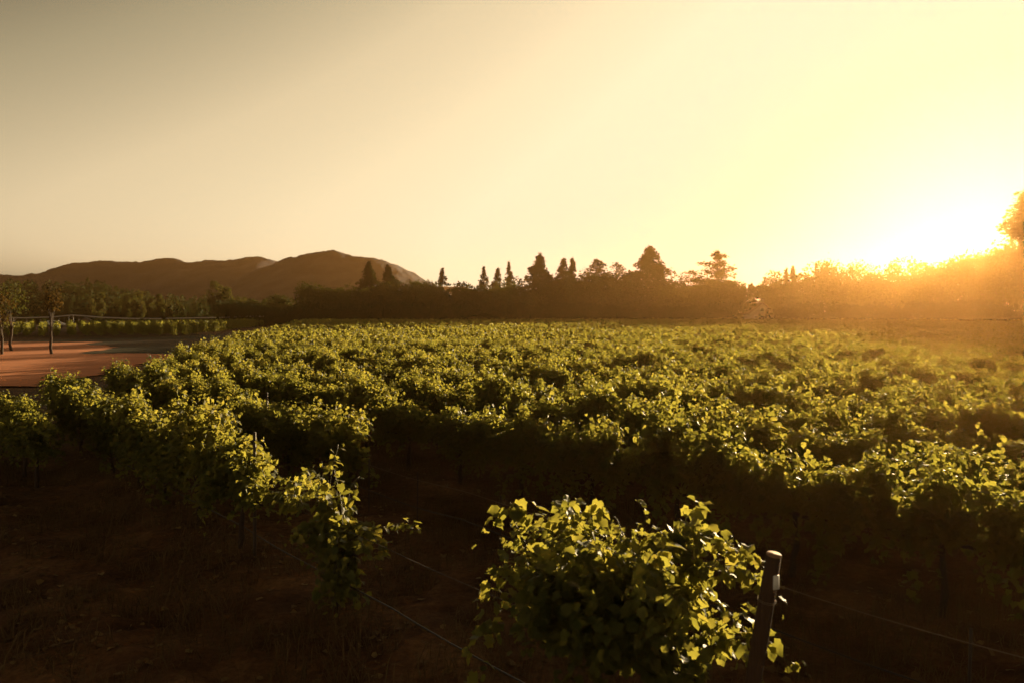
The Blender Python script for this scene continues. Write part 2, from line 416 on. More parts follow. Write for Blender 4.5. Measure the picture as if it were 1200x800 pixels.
def add_vine(p, rz, s, k, label, group, sz=1.0):
    """A vine: Empty at its foot > trunk, foliage (mesh data shared between vines of one form)."""
    e = empty("grape_vine", (p[0], p[1], 0), rz, 1.0); e.scale = (s, s, s * sz)
    if k not in VINE_ME:
        f = VINE_F[k]; a = build("foliage", f[0], f[1], M_LEAF, e, f[2], True); b = VINE_T[k].build("trunk", M_BARK, e, True)
        VINE_ME[k] = (a, b)
    else:
        for src in VINE_ME[k]:
            c = src.copy(); link(c); c.parent = e
    tag(e, label, "grapevine", group); return e

# ------------------------------------------------------------------ where vines stand
ORD = ["front", "second", "third", "fourth", "fifth", "sixth", "seventh", "eighth", "ninth", "tenth", "eleventh", "twelfth",
       "thirteenth", "fourteenth", "fifteenth", "sixteenth", "seventeenth", "eighteenth", "nineteenth", "twentieth"]
def ordinal(i):
    if i < 20: return ["first", "second", "third"][i] if i < 3 else ORD[i]
    tens = {20: "twenty", 30: "thirty", 40: "forty", 50: "fifty", 60: "sixty", 70: "seventy", 80: "eighty", 90: "ninety"}; n_ = i + 1; t = n_ // 10 * 10; r = n_ % 10
    if r == 0: return tens[t][:-1] + "ieth"
    return tens[t] + "-" + ordinal(r - 1)
rng = np.random.default_rng(5)
near, far = [], []
for k in range(0, 100):
    n_ = ROW0 + SP * k
    # road end of this row: solve x(u) = edge_x(y(u))
    us = np.linspace(0, 330, 6601); xs = N[0] * n_ + U[0] * us; ys = N[1] * n_ + U[1] * us
    hit = np.where(xs < edge_x(ys))[0]
    ue = (us[hit[0]] if len(hit) else 330) + rng.uniform(-.6, .3)
    j = 0; u_ = ue - .9
    while u_ > -60:
        p = row_pt(n_, u_); d = p[1]
        ok = d > 3 and d < 186 + 3 * math.sin(p[0] * .05) and abs(p[0]) < .667 * d * 1.22 + 7
        if k == 0 and u_ < 11.6: ok = False
        if k == 1 and u_ < 12.4: ok = False
        if rng.random() < .02 and k > 1: ok = False
        if ok:
            px = 600 + FPX * p[0] / d
            inside = -40 < px < 1240
            (near if inside and d < 70 else far).append((d, k, j, p + N * rng.normal(0, .05), u_))
        j += 1; u_ -= VSP + rng.normal(0, .05)
near.sort(key=lambda a: a[0])
for a in near[294:]: far.append(a)
near = near[:294]

LOOKS = ["leafy", "dense", "bushy", "full", "tangled"]
for d, k, j, p, u_ in near:
    s = rng.uniform(.93, 1.05); sz = rng.uniform(.91, 1.13)
    rown = f"{ORD[k]} row" if k == 0 else f"{ordinal(k)} row back"
    lab = f"green grapevine, {ordinal(j)} from the road end of the {rown}"
    add_vine(p, ROT + (math.pi if rng.random() < .5 else 0) + rng.normal(0, .05), s, int(rng.integers(0, 9)), lab, "grapevines planted in rows", sz)

# leftmost short row, its nearer vines gone
for j, u_ in enumerate((22.4, 20.8, 19.2, 17.8)):
    add_vine(row_pt(2.72, u_), ROT, .88, (j * 4 + 1) % 9, ["green grapevine at the road end of the short leftmost row",
             "second grapevine from the road in the short leftmost row", "third grapevine from the road in the short leftmost row",
             "last grapevine standing at the near end of the short leftmost row"][j], "grapevines planted in rows", [.95, 1.0, 1.02, .9][j])

# the far vines: one mass
def far_mass(name, spots, seed, label, tm=.46):
    rng = np.random.default_rng(seed); V = []; F = []; TT = []; n = 0
    for d, p in spots:
        m, big = (1100, 1.0) if d < 42 else (680, 1.25) if d < 75 else (400, 1.6) if d < 120 else (240, 2.0)
        kc = np.array([-.6, 0.0, .6]) + rng.normal(0, .12, 3); kh = rng.uniform(1.42, 2.02, 3); kl = rng.normal(0, .12, 3)
        k_ = rng.integers(0, 3, m); dx = rng.normal(0, .17, m); x = kc[k_] + dx
        tp = kh[k_] - 3.0 * np.clip(dx, -.4, .4) ** 2
        z = tp - (tp - .35) * rng.random(m) ** 1.6
        y = kl[k_] * (z - .8) + rng.normal(0, .115, m) * (1 - .3 * np.clip((z - 1.2) / .7, 0, 1))
        P = np.stack([x * U[0] + y * N[0] + p[0], x * U[1] + y * N[1] + p[1], z + rng.normal(0, .06, m)], 1)
        out_ = np.stack([np.sign(y) * N[0], np.sign(y) * N[1], np.zeros(m)], 1)
        T = out_ * .7 + rng.normal(0, .5, (m, 3)) + np.array([0, 0, -.4])
        Nn = out_ * .5 + rng.normal(0, .5, (m, 3)) + np.array([0, 0, .7])
        v, f = leaves(rng, P, T, Nn, rng.uniform(.07, .115, m) * big, LEAF_LO)
        V.append(v); F.append(f + n); n += len(v); TT.append(tints(rng, m, tm + rng.uniform(-.1, .1), .22, 2))
    o = build(name, np.concatenate(V), np.concatenate(F), M_LEAF, None, np.concatenate(TT))
    return tag(o, label, None, None, 'stuff')
far_mass("distant_vines", [(a[0], a[3]) for a in far], 9, "sunlit green vine rows running on to the trees")
# second block beyond the dirt road
blk = []
rng = np.random.default_rng(77)
for k in range(26):
    yb = 103 + k * 3.0
    for i in range(52):
        x = -84 + i * 1.9 + k * .3; y = yb + .16 * (x + 84) + rng.normal(0, .15)
        if x < -23.0 - .19 * (y - 36) - 8.5 and x > -.74 * y: blk.append((y, np.array([x, y])))
far_mass("vines_beyond_road", blk, 10, "low green vine block on the far side of the dirt road", .12)  # low tint puts the shade of nearby trees into the leaf colour

# ------------------------------------------------------------------ hero vine by the leaning post, and the straggling vine
rng = np.random.default_rng(31)
hp = row_pt(ROW0, 3.98)
hv = tag(empty("grape_vine", (hp[0], hp[1], 0), ROT), "large leafy grapevine beside the leaning wooden post, sunlit along its top", "grapevine", "grapevines planted in rows")
def hero_top(x): return np.interp(x, [-1.15, -.95, -.6, -.2, .1, .3, .5, .75, 1.05], [1.9, 1.98, 1.96, 1.92, 1.93, 1.95, 1.5, 1.3, 1.05])
paths = []
for i in range(52):
    x0 = rng.uniform(-.92, .44); h = hero_top(x0) * 1.01 + rng.normal(0, .05)
    L = max(.3, h - .95) * rng.uniform(.85, 1.12)
    paths.append(shoot_path(rng, (x0, rng.normal(0, .06), .92), (rng.normal(0, .15), rng.normal(0, .28), 1), L, rng.uniform(.05, .35)))
for i in range(56):
    x0 = rng.uniform(-.74, .34); sg = 1 if rng.random() < .45 else -1
    paths.append(shoot_path(rng, (x0, sg * .05, 1.0 + rng.uniform(0, .7) * (1 if x0 < .4 else .3)), (rng.normal(0, .15), sg * rng.uniform(.15, .5), rng.uniform(0, .7)),
                            rng.uniform(.7, 1.25), rng.uniform(.5, .9)))
side_sh = [shoot_path(rng, (.55, -.1, 1.35), (.8, -.1, .1), .5, .35), shoot_path(rng, (.5, .1, 1.2), (.9, .1, .0), .4, .35),
           shoot_path(rng, (-.8, -.1, 1.7), (-.5, -.2, .1), .4, .7), shoot_path(rng, (-.35, 0, 1.8), (.1, .05, 1), .25, .05)]
P, T, NN, S = leaf_on_shoots(rng, paths, 42, (.06, .108))
low_ = P[:, 2] < 2.06 - .5 * np.clip(P[:, 0] - .45, 0, 1); P, T, NN, S = P[low_], T[low_], NN[low_], S[low_]
v, f = leaves(rng, P, T, NN, S, LEAF_HI)
build("foliage", v, f, M_LEAF, hv, tints(rng, len(P), .46), True)
vine_trunk(rng, .92, 1.0).build("trunk", M_BARK, hv, True)
for sh in side_sh:
    mb = MB(); mb.tube(sh, np.linspace(.006, .002, len(sh)), 5); o = mb.build("shoot", M_CANE, hv, True)
    P, T, NN, S = leaf_on_shoots(rng, [sh], 36, (.055, .10)); v, f = leaves(rng, P, T, NN, S, LEAF_HI)
    build("leaves", v, f, M_LEAF, o, tints(rng, len(P), .5))
mb = MB()
for pa in paths[:40]: pa = pa[pa[:, 2] < 2.02]; mb.tube(pa, np.linspace(.007, .002, len(pa)), 4)
mb.build("canes", M_CANE, hv, True)

sp_ = row_pt(ROW0, 8.0)
sv = tag(empty("grape_vine", (sp_[0], sp_[1], 0), ROT), "straggling young grapevine with one tall shoot and a low arching side shoot", "grapevine", "grapevines planted in rows")
mb = vine_trunk(rng, .70, .45); mb.build("trunk", M_BARK, sv, True)
upr = [shoot_path(rng, (0.0, 0, .75), (.04, .02, 1), 1.22, .03), shoot_path(rng, (.06, .03, .75), (.10, .1, 1), 1.05, .04),
       shoot_path(rng, (-.08, -.03, .75), (-.12, -.06, 1), .95, .05), shoot_path(rng, (.05, 0, .7), (.12, -.1, .9), .85, .12)]
low = [shoot_path(rng, (-.1, 0, .75), (-.9, -.05, .65), 1.25, .22), shoot_path(rng, (-.15, -.02, .72), (-.9, .1, .5), 1.05, .28),
       shoot_path(rng, (.15, 0, .75), (.8, -.1, .7), 1.15, .10), shoot_path(rng, (.1, .02, .7), (.7, .15, .5), .8, .3)]
fill = [shoot_path(rng, (rng.uniform(-.3, .35), rng.uniform(-.1, .1), .95), (rng.normal(0, .5), rng.normal(0, .6), .2), .7, .8) for _ in range(16)]
upr += [shoot_path(rng, (rng.uniform(-.2, .3), rng.uniform(-.08, .08), .72), (rng.normal(0, .14), rng.normal(0, .14), 1), rng.uniform(.6, 1.0), .08) for _ in range(6)]
fill += [shoot_path(rng, (rng.uniform(-.2, .5), rng.uniform(-.1, .1), .8), (rng.normal(.2, .4), rng.normal(0, .4), -.2), .75, .6) for _ in range(8)]
fill += [shoot_path(rng, (rng.uniform(-.35, .45), rng.uniform(-.1, .1), rng.uniform(.5, .9)), (rng.normal(0, .5), rng.normal(0, .35), -.5), .6, .7) for _ in range(14)]
fill += [shoot_path(rng, (rng.uniform(.5, 1.5), rng.uniform(-.06, .06), 1.0), (rng.normal(.3, .4), rng.normal(0, .25), .5), rng.uniform(.5, .8), .5) for _ in range(7)]
for grp, per, sz_ in ((upr, 26, (.08, .12)), (low, 32, (.06, .10)), (fill, 26, (.07, .12))):
    for sh in grp:
        mb = MB(); mb.tube(sh, np.linspace(.007, .002, len(sh)), 5); o = mb.build("shoot", M_CANE, sv, True)
        P, T, NN, S = leaf_on_shoots(rng, [sh], per, sz_); v, f = leaves(rng, P, T, NN, S, LEAF_HI)
        build("leaves", v, f, M_LEAF, o, tints(rng, len(P), .5))

# vine at the steel stake, with thin arms reaching right
kp = row_pt(ROW0, 10.9)
add_vine(kp, ROT, .95, 4, "grapevine beside the thin steel stake, next after the straggling vine", "grapevines planted in rows", 1.02)

# ------------------------------------------------------------------ posts, stakes, wires
bp_ = row_pt(ROW0, 2.77)
lean = np.array([-U[0], -U[1], 0]) * math.sin(R(9.0)) + np.array([0, 0, math.cos(R(9.0))])
po = tag(empty("trellis_post", (bp_[0], bp_[1], 0)), "leaning round wooden end post with pale cut top and small white tag", "post")
zz = np.linspace(-.3, 2.02, 14); rr = .048 + .003 * np.sin(zz * 5) + np.linspace(.006, -.003, 14)
mb = MB(); mb.add(*tube(lean[None, :] * zz[:, None], rr, 16)); mb.build("shaft", M_POST, po, True)
mb = MB(); mb.add(*tube(lean[None, :] * np.array([2.021, 2.031])[:, None], [.046, .044], 16)); mb.build("cut_end", M_CUT, po)
tp = lean * 1.87 + np.array([.020, -.052, -.005])
mb = MB(); mb.box(tp, (.042, .006, .085), R(22)); mb.build("tag", M_TAG, po)
for zc_, name in ((1.02, "wire_wrap"), (1.72, "wire_wrap")):
    a = np.linspace(0, 2 * np.pi * 2, 40); ex = np.array([1, 0, -.15]); ey = np.array([0, 1, .16])
    pts = lean * zc_ + (.0535) * (np.cos(a)[:, None] * ex + np.sin(a)[:, None] * ey) + np.linspace(0, .02, 40)[:, None] * lean
    mb = MB(); mb.tube(pts, .002, 4); mb.build(name, M_WIRE, po)

def stake(n_, u_, h, r, label, grp):
    p = row_pt(n_, u_); o = tag(empty("trellis_stake", (p[0], p[1], 0)), label, "stake", grp)
    mb = MB(); z = np.linspace(-.3, h, 5); mb.tube(np.stack([z * .01, z * 0, z], 1), r, 6); mb.build("rod", M_STEEL, o)
    mb = MB(); mb.box((h * .01 + r, 0, h - .12), (.02, .03, .012)); mb.build("clip", M_STEEL, o)
    return o
stake(ROW0, 10.42, 1.80, .022, "tall dark steel stake beside the front row vine after the gap", None)
gapn = ["bare thin stake under the wire closest to the leafy end of the second row", "bare thin stake in the second row gap, above the straggling vine's arching shoot",
        "bare thin stake under the middle of the slack wire in the second row gap", "bare thin stake just behind the left edge of the large leafy vine",
        "bare thin stake hidden behind the large leafy vine", "bare thin stake in the second row gap right of the leaning post"]
for (u_, lab) in zip((11.6, 10.1, 8.05, 7.1, 4.9, 2.2), gapn):
    stake(ROW0 + SP, u_, .95, .012, lab, "bare stakes in the gap of the second row")
stake(ROW0 + SP, 15.9, 1.75, .02, "dark steel stake standing among second row vines", None)

def line_thing(name, n_, u0, u1, z, r, mat, label, cat, sag=.03, step=4.0):
    uu = np.arange(u0, u1, .5); zz = z - sag * np.abs(np.sin(np.pi * (uu - u0) / step)) + .01 * np.sin(uu * 1.7)
    pts = np.stack([N[0] * n_ + U[0] * uu, N[1] * n_ + U[1] * uu, zz], 1)
    mb = MB(); mb.tube(pts, r, 5); o = mb.build(name, mat, None, True); tag(o, label, cat); return o
wB = line_thing("trellis_wire", ROW0 + SP, -3, 32, .86, .0048, M_WIRE, "pale sagging trellis wire across the gap of the second row", "wire")
line_thing("drip_hose", ROW0 + SP + .03, -3, 32, .42, .008, M_HOSE, "dark drip hose hanging low under the second row wire", "hose", .05)
line_thing("drip_hose", ROW0 + .04, 2.9, 24, .36, .009, M_HOSE, "dark drip hose running past the foot of the straggling vine", "hose", .04)
line_thing("trellis_wire", ROW0, 2.95, 24, 1.0, .0035, M_STEEL, "thin dark trellis wire tied to the leaning wooden post", "wire", .02)
rng = np.random.default_rng(8)
for u_ in (10.9, 9.3, 7.95):
    p = row_pt(ROW0 + SP, u_); mb = MB()
    for i in range(6):
        a = shoot_path(rng, (p[0], p[1], .86), rng.normal(0, 1, 3) + np.array([0, 0, .5]), rng.uniform(.06, .16), .2, 8)
        mb.tube(a, np.linspace(.004, .0015, len(a)), 4)
    mb.build("dry_tendril", M_WIRE, wB)

# ------------------------------------------------------------------ dry grass and weeds on the vineyard floor
rng = np.random.default_rng(12)
m = 80000
gxx = rng.uniform(-15, 15, m * 2); gyy = 3.2 + 20 * rng.random(m * 2) ** 1.25
dens = fbm(gxx * .55, gyy * .55, 41, 3) + .5 * vnoise(gxx * 2.3, gyy * 2.3, 44)
kp_ = (dens > -.05) & (np.abs(gxx) < .72 * gyy + 2); gxx = gxx[kp_][:m]; gyy = gyy[kp_][:m]; m = len(gxx)
P = np.stack([gxx, gyy, ground_h(gxx, gyy) - .01], 1)
hgt = rng.uniform(.06, .22, m) * (1 + .9 * np.clip(vnoise(gxx * .8, gyy * .8, 51), 0, 1))
a = rng.random(m) * 2 * np.pi; ln = rng.uniform(.3, 1.6, m)[:, None] * np.stack([np.cos(a), np.sin(a), np.zeros(m)], 1)
wd = np.stack([-np.sin(a), np.cos(a), np.zeros(m)], 1) * rng.uniform(.003, .007, m)[:, None]
mid = P + (ln * .35 + np.array([0, 0, .75])) * hgt[:, None]; tipp = P + (ln * 1.0 + np.array([0, 0, 1.0])) * hgt[:, None]
v = np.stack([P - wd, P + wd, mid + wd * .7, mid - wd * .7, tipp], 1).reshape(-1, 3)
b_ = (np.arange(m) * 5)[:, None]
fq = np.concatenate([b_, b_ + 1, b_ + 2, b_ + 3], 1); ft = np.concatenate([b_ + 3, b_ + 2, b_ + 4], 1)
tt = np.clip(rng.normal(.4, .25, m), 0, 1)
tag(build("dry_grass", v, [fq, ft], M_GRASS, None, np.concatenate([tt, tt])), "dry brown grass and stubble on the ground between vine rows", None, None, 'stuff')

m = 4500
lx = rng.uniform(-13, 13, m * 2); ly = 3.2 + 18 * rng.random(m * 2) ** 1.3
off = np.abs(((lx * N[0] + ly * N[1] - ROW0) / SP + .5) % 1 - .5)
kp_ = (rng.random(m * 2) < np.exp(-(off * 4) ** 2) + .15) & (np.abs(lx) < .72 * ly + 2); lx = lx[kp_][:m]; ly = ly[kp_][:m]; m = len(lx)
P = np.stack([lx, ly, ground_h(lx, ly) + .012], 1); T = rng.normal(0, 1, (m, 3)) * np.array([1, 1, .15])
v, f = leaves(rng, P, T, rng.normal(0, .3, (m, 3)) + np.array([0, 0, 1]), rng.uniform(.05, .10, m), LEAF_LO)
M_LITTER = leafy("fallen_leaf", [(.10, .055, .022), (.20, .12, .045), (.30, .21, .09)], [(.08, .045, .015), (.12, .07, .02), (.16, .11, .04)], .25, .7, .15)
tag(build("fallen_leaves", v, f, M_LITTER, None, tints(rng, m, .45, .3, 2)), "brown fallen leaves scattered under the vines", None, None, 'stuff')

# ------------------------------------------------------------------ trees
def card_faces(rng, P, T, Nn, Ls, Ws):
    T = T / (np.linalg.norm(T, axis=1)[:, None] + 1e-9); B = np.cross(Nn, T); B /= np.linalg.norm(B, axis=1)[:, None] + 1e-9
    m = len(P); L_ = Ls[:, None]; W_ = Ws[:, None]
    j = lambda s: rng.uniform(1 - s, 1 + s, (m, 1))
    v = np.stack([P - T * L_ * .5 * j(.3), P + B * W_ * .5 * j(.4) - T * L_ * .1 * j(.9), P + T * L_ * .5 * j(.3), P - B * W_ * .5 * j(.4) + T * L_ * .1 * j(.9)], 1)
    f = (np.arange(m) * 4)[:, None] + np.arange(4)[None]
    return v.reshape(-1, 3), f

def conifer(name, loc, h, w_, seed, label, rag=.3, gap=.0, n=1700, z0=.08, grp=None, droop=.25, pw=1.0, mat=None):
    rng = np.random.default_rng(seed); o = tag(empty(name, loc), label, "tree", grp)
    bend = rng.normal(0, .012 * h, 2)
    def axis_(t): return np.stack([bend[0] * t ** 2, bend[1] * t ** 2, t * h], -1)
    t = np.linspace(-.02, .97, 8); mb = MB(); mb.tube(axis_(t), np.linspace(.016 * h, .004 * h, 8), 7)
    P = []; T = []; Nn = []; S = []
    az0 = 0.0
    nb = int(40 + h * 6); bl = MB(); per = n / nb
    for i in range(nb):
        tb = z0 + (1 - z0) * ((i + rng.random()) / nb) ** 1.0 * .985
        if gap and float(vnoise(np.array([tb * 16.0]), np.array([seed * 1.7]), seed)[0]) + .5 < gap * .8: continue
        r = w_ / 2 * ((1 - tb) / (1 - z0)) ** pw * (1 - rag * rng.random() ** .8 + rag * .35 * rng.random()) * min(1, .55 + 4 * (tb - z0)) + .12
        az = rng.random() * 2 * np.pi; r *= .58 + .84 * (float(vnoise(np.array([tb * 7.0 + math.cos(az) * 1.3]), np.array([math.sin(az) * 1.3 + seed]), seed)[0]) + .5); dv = np.array([math.cos(az), math.sin(az), 0.0])
        up_ = rng.uniform(.0, .25) * (1 if tb > .6 else .3)
        c0 = axis_(np.array(tb)); 
        m_ = max(6, int(3.4 * per * (.75 + .9 * (1 - tb))))
        s = rng.random(m_) ** .65
        pts = c0 + dv * (s * r)[:, None] + np.stack([0 * s, 0 * s, (up_ * s - droop * s ** 2) * r], 1)
        lat = np.array([-dv[1], dv[0], 0]); wdt = r * .30 * (1 - .6 * s)
        pts += lat * (rng.normal(0, 1, m_) * wdt)[:, None] + rng.normal(0, 1, (m_, 3)) * np.array([.12, .12, .30]) * (h / 18)
        P.append(pts); T.append(dv * 1.0 + lat * rng.normal(0, .6, (m_, 1)) + rng.normal(0, .3, (m_, 3)) + np.array([0, 0, -.1]))
        Nn.append(rng.normal(0, .6, (m_, 3)) + np.array([0, 0, 1.0])); S.append(rng.uniform(.55, 1.1, m_) * (.7 + .025 * h) * (1 - .35 * tb))
        if i % 2 == 0: bl.tube(np.stack([c0, c0 + dv * r * .5 + np.array([0, 0, (up_ * .5 - droop * .25) * r]), c0 + dv * r * .9 + np.array([0, 0, (up_ * .9 - droop * .8) * r])]), [.004 * h, .003 * h, .001 * h], 4)
    m_ = 26; tz = 1 - .07 * rng.random(m_) ** 1.2       # leader tip
    P.append(axis_(tz) + rng.normal(0, .012 * h, (m_, 3)) * (1.05 - tz)[:, None] * 6); T.append(rng.normal(0, .4, (m_, 3)) + np.array([0, 0, 1])); Nn.append(rng.normal(0, 1, (m_, 3))); S.append(np.full(m_, .4))
    P = np.concatenate(P); T = np.concatenate(T); Nn = np.concatenate(Nn); S = np.concatenate(S)
    v, f = card_faces(rng, P, T, Nn, S, S * rng.uniform(.4, .75, len(S)))
    build("crown", v, f, mat or M_NEEDLE, o, tints(rng, len(P), .4, .25, 1))
    mb.build("trunk", M_TBARK, o, True); bl.build("branches", M_TBARK, o)
    return o

def broadleaf(name, loc, h, w_, seed, label, n=2200, z0=.12, lobes=30, grp=None, leaf=.62, mat=None, loose=.25, dpt=None, tr=.016):
    rng = np.random.default_rng(seed); o = tag(empty(name, loc), label, "tree", grp); dpt = dpt or w_
    t = np.linspace(-.02, .6, 6); mb = MB()
    mb.tube(np.stack([rng.normal(0, .01 * h, 6) * (t > .05), rng.normal(0, .01 * h, 6) * (t > .05), t * h], 1), np.linspace(tr * h, tr * .5 * h, 6), 8)
    zc = (1 + z0) / 2 * h; hz_ = (1 - z0) / 2 * h
    d = rng.normal(0, 1, (lobes, 3)); d /= np.linalg.norm(d, axis=1)[:, None]; rad = rng.random(lobes) ** .45
    C = np.stack([d[:, 0] * w_ / 2 * .78 * rad, d[:, 1] * dpt / 2 * .78 * rad, zc + d[:, 2] * hz_ * .80 * rad], 1)
    LR = rng.uniform(.13, .25, lobes) * min(w_, h) * (1.1 if w_ > .4 * h else 1.4)
    bl = MB()
    for i in range(0, lobes, 2):
        z_ = min(C[i, 2] * .6, .5 * h); bl.tube(np.stack([[0, 0, z_ * .8], (C[i] * .5 + np.array([0, 0, z_]) * .5), C[i]]), [.006 * h, .004 * h, .0015 * h], 5)
    n = int(n * 2.2); k = rng.integers(0, lobes, n); dd = rng.normal(0, 1, (n, 3)); dd /= np.linalg.norm(dd, axis=1)[:, None]
    P = C[k] + dd * (LR[k] * (1 - loose + loose * 1.6 * rng.random(n)))[:, None] * np.array([1, 1, .82])
    P[:, 2] = np.maximum(P[:, 2], .25)
    P[:, 2] *= (h / np.percentile(P[:, 2], 99.6)); P[:, 2] = np.maximum(P[:, 2], .2)
    T = rng.normal(0, 1, (n, 3)) + np.array([0, 0, -.4]); Nn = dd * .8 + rng.normal(0, .6, (n, 3)) + np.array([0, 0, .4])
    S = rng.uniform(.6, 1.3, n) * leaf
    v, f = card_faces(rng, P, T, Nn, S, S * rng.uniform(.55, .9, n))
    tl = np.clip(rng.normal(.42, .12, n) + rng.normal(0, .16, lobes)[k], 0, 1)
    build("crown", v, f, mat or M_TREELEAF, o, tl)
    mb.build("trunk", M_TBARK, o, True); bl.build("branches", M_TBARK, o)
    return o

TG = "trees along the far edge of the vineyard"
# conifers of the far tree line: px, top y, distance, width m, form, label
CON = [
 (433, 307, 214, 7.5, dict(rag=.35, n=1900), "dark conifer, left of the close pair rising before the mountain"),
 (455, 311, 222, 7.5, dict(rag=.45, gap=.12), "dark conifer, right of the close pair rising before the mountain"),
 (356, 334, 214, 5.5, dict(rag=.3, n=900), "short blunt conifer at the foot of the mountain, left end of the wood"),
 (519, 315, 216, 6.0, dict(rag=.5, gap=.2, n=900), "lone sparse conifer just right of where the mountain slope ends"),
 (568, 313, 230, 4.2, dict(rag=.45, gap=.2, n=700), "first thin conifer of three spires before the pale gap"),
 (582, 315, 226, 5.2, dict(rag=.35, n=1000), "middle conifer of the three thin spires"),
 (597, 308, 234, 4.2, dict(rag=.5, gap=.2, n=700), "tallest and thinnest of the three spires"),
 (632, 299, 212, 8.0, dict(rag=.22, n=3000, pw=.85), "broad dense cone shaped fir left of the twin firs"),
 (659, 304, 214, 6.5, dict(rag=.3, n=1600), "left fir of the joined twin firs"),
 (672, 303, 220, 6.5, dict(rag=.55, gap=.18, n=1200), "right open topped fir of the joined twin firs"),
 (699, 304, 214, 9.0, dict(rag=.45, n=1500, pw=.55), "round shouldered pine between the twin firs and the tallest fir"),
 (722, 308, 226, 7.0, dict(rag=.75, gap=.42, n=600, pw=.5), "ragged pine with bare gaps left of the tallest fir"),
 (736, 318, 216, 7.0, dict(rag=.5, gap=.1, n=1000, pw=.6), "smaller dark pine leaning against the tallest fir"),
 (761, 290, 208, 13.0, dict(rag=.35, gap=.06, n=4200, pw=.82), "tallest broad fir in the middle of the tree line"),
 (812, 317, 216, 8.0, dict(rag=.8, gap=.35, n=800, pw=.45), "windswept pine with loose top left of the layered pine"),
 (840, 295, 206, 11.0, dict(rag=.6, gap=.40, n=1700, pw=.6, droop=.08), "tall layered pine with sky showing between its tiers"),
 (881, 333, 200, 3.4, dict(rag=.2, n=900, pw=.6), "narrow dark cypress beside the house gable"),
 (921, 316, 214, 3.6, dict(rag=.35, n=900), "left of the two slim firs right of the house"),
 (928, 312, 216, 4.0, dict(rag=.35, n=900), "right taller one of the two slim firs past the house"),
]
for i, (px, y, d, wd_, kw, lab) in enumerate(CON):
    conifer("conifer_tree", (at(px, d), d, 0), top(y, d), wd_ * 2.35, 300 + i, lab, grp=TG, **kw)

BRO = [  # px, top y, distance, width, label, extra
 (305, 351, 235, 13, "low rounded tree left of the short blunt conifer", {}),
 (330, 347, 228, 12, "small rounded tree beside the short blunt conifer", {}),
 (376, 337, 206, 13.5, "wide round topped tree at the left end of the dark wood", dict(n=3000)),
 (402, 340, 214, 11, "round tree between the wide round tree and the conifer pair", {}),
 (421, 343, 205, 10, "low leafy tree below the left conifer of the pair", {}),
 (446, 337, 203, 9, "paler leafy tree in front of the conifer pair", dict(mat=M_PALELEAF)),
 (470, 335, 210, 12, "leafy tree right of the conifer pair", {}),
 (492, 333, 216, 12, "leafy tree below the mountain's right slope", {}),
 (508, 336, 208, 10, "dark leafy tree left of the lone sparse conifer", {}),
 (535, 335, 212, 13, "low dark tree right of the lone sparse conifer", {}),
 (560, 339, 208, 13, "bushy tree under the three thin spires", dict(n=2600)),
 (590, 332, 216, 12, "bushy tree below the tallest thin spire", {}),
 (614, 331, 206, 12, "dark tree left of the dense cone shaped fir", {}),
 (645, 328, 214, 13, "dark tree filling between the dense fir and twin firs", {}),
 (682, 322, 206, 13, "broad dark tree below the twin firs", dict(n=2600)),
 (706, 322, 218, 12, "dark tree below the round shouldered pine", {}),
 (728, 325, 206, 11, "bushy dark tree below the ragged pine", {}),
 (752, 318, 216, 13, "dark tree behind the tallest fir's lower boughs", {}),
 (783, 329, 206, 13, "rounded dark tree right of the tallest fir", dict(n=2800)),
 (806, 328, 212, 11, "dark tree below the windswept pine", {}),
 (826, 329, 204, 11, "dark tree left of the layered pine's foot", {}),
 (862, 333, 206, 9, "round headed tree between the layered pine and the cypress", dict(z0=.25)),
 (904, 320, 214, 9, "round topped tree behind the house", dict(n=2300)),
 (916, 335, 208, 10, "leafy tree right of the house wall", {}),
 (941, 329, 210, 11, "bushy tree right of the two slim firs", {}),
 (960, 308, 208, 13, "tall broad tree beyond the two slim firs", dict(n=3000)),
 (975, 306, 216, 9, "loose wispy treetop beside the tall broad tree", dict(n=1000, loose=.8)),
 (988, 325, 206, 12, "hazy leafy tree right of the tall broad tree", {}),
 (1004, 307, 214, 12, "open feathery tree left of the sun glow", dict(n=1500, loose=.6)),
 (1022, 318, 204, 13, "hazy rounded tree at the left of the sun glow", {}),
 (1046, 308, 196, 14, "broad hazy tree left of the bright gap", dict(n=2800)),
 (1072, 306, 190, 14, "broad hazy tree under the glow, left of the sun", dict(n=2800)),
 (1098, 308, 184, 13, "hazy tree directly below the brightest glow", dict(n=2600)),
 (1124, 303, 178, 13, "hazy tree just left below the sun", dict(n=2600)),
 (1150, 296, 170, 14, "large hazy tree right below the sun", dict(n=3000)),
 (1178, 281, 160, 15, "large dense tree near the right edge of the frame", dict(n=3600)),
 (1212, 274, 152, 16, "large dense tree cut by the right edge of the frame", dict(n=3600)),
 (1250, 262, 148, 16, "tall tree standing beyond the right edge", dict(n=3000)),
]
for i, (px, y, d, wd_, lab, kw) in enumerate(BRO):
    kk = dict(n=2200, z0=.04); kk.update(kw)
    y -= 3 if 360 < px < 870 and y > 324 else 0
    broadleaf("broadleaf_tree", (at(px, d), d, 0), top(y, d), wd_, 500 + i, lab, grp=TG, **kk)
conifer("conifer_tree", (at(1206, 140), 140, 0), top(222, 140), 11, 777, "very tall open pine at the right edge with its crown above the sun gap", rag=.6, gap=.3, n=2000, z0=.66, pw=.5, grp=TG, droop=.1)

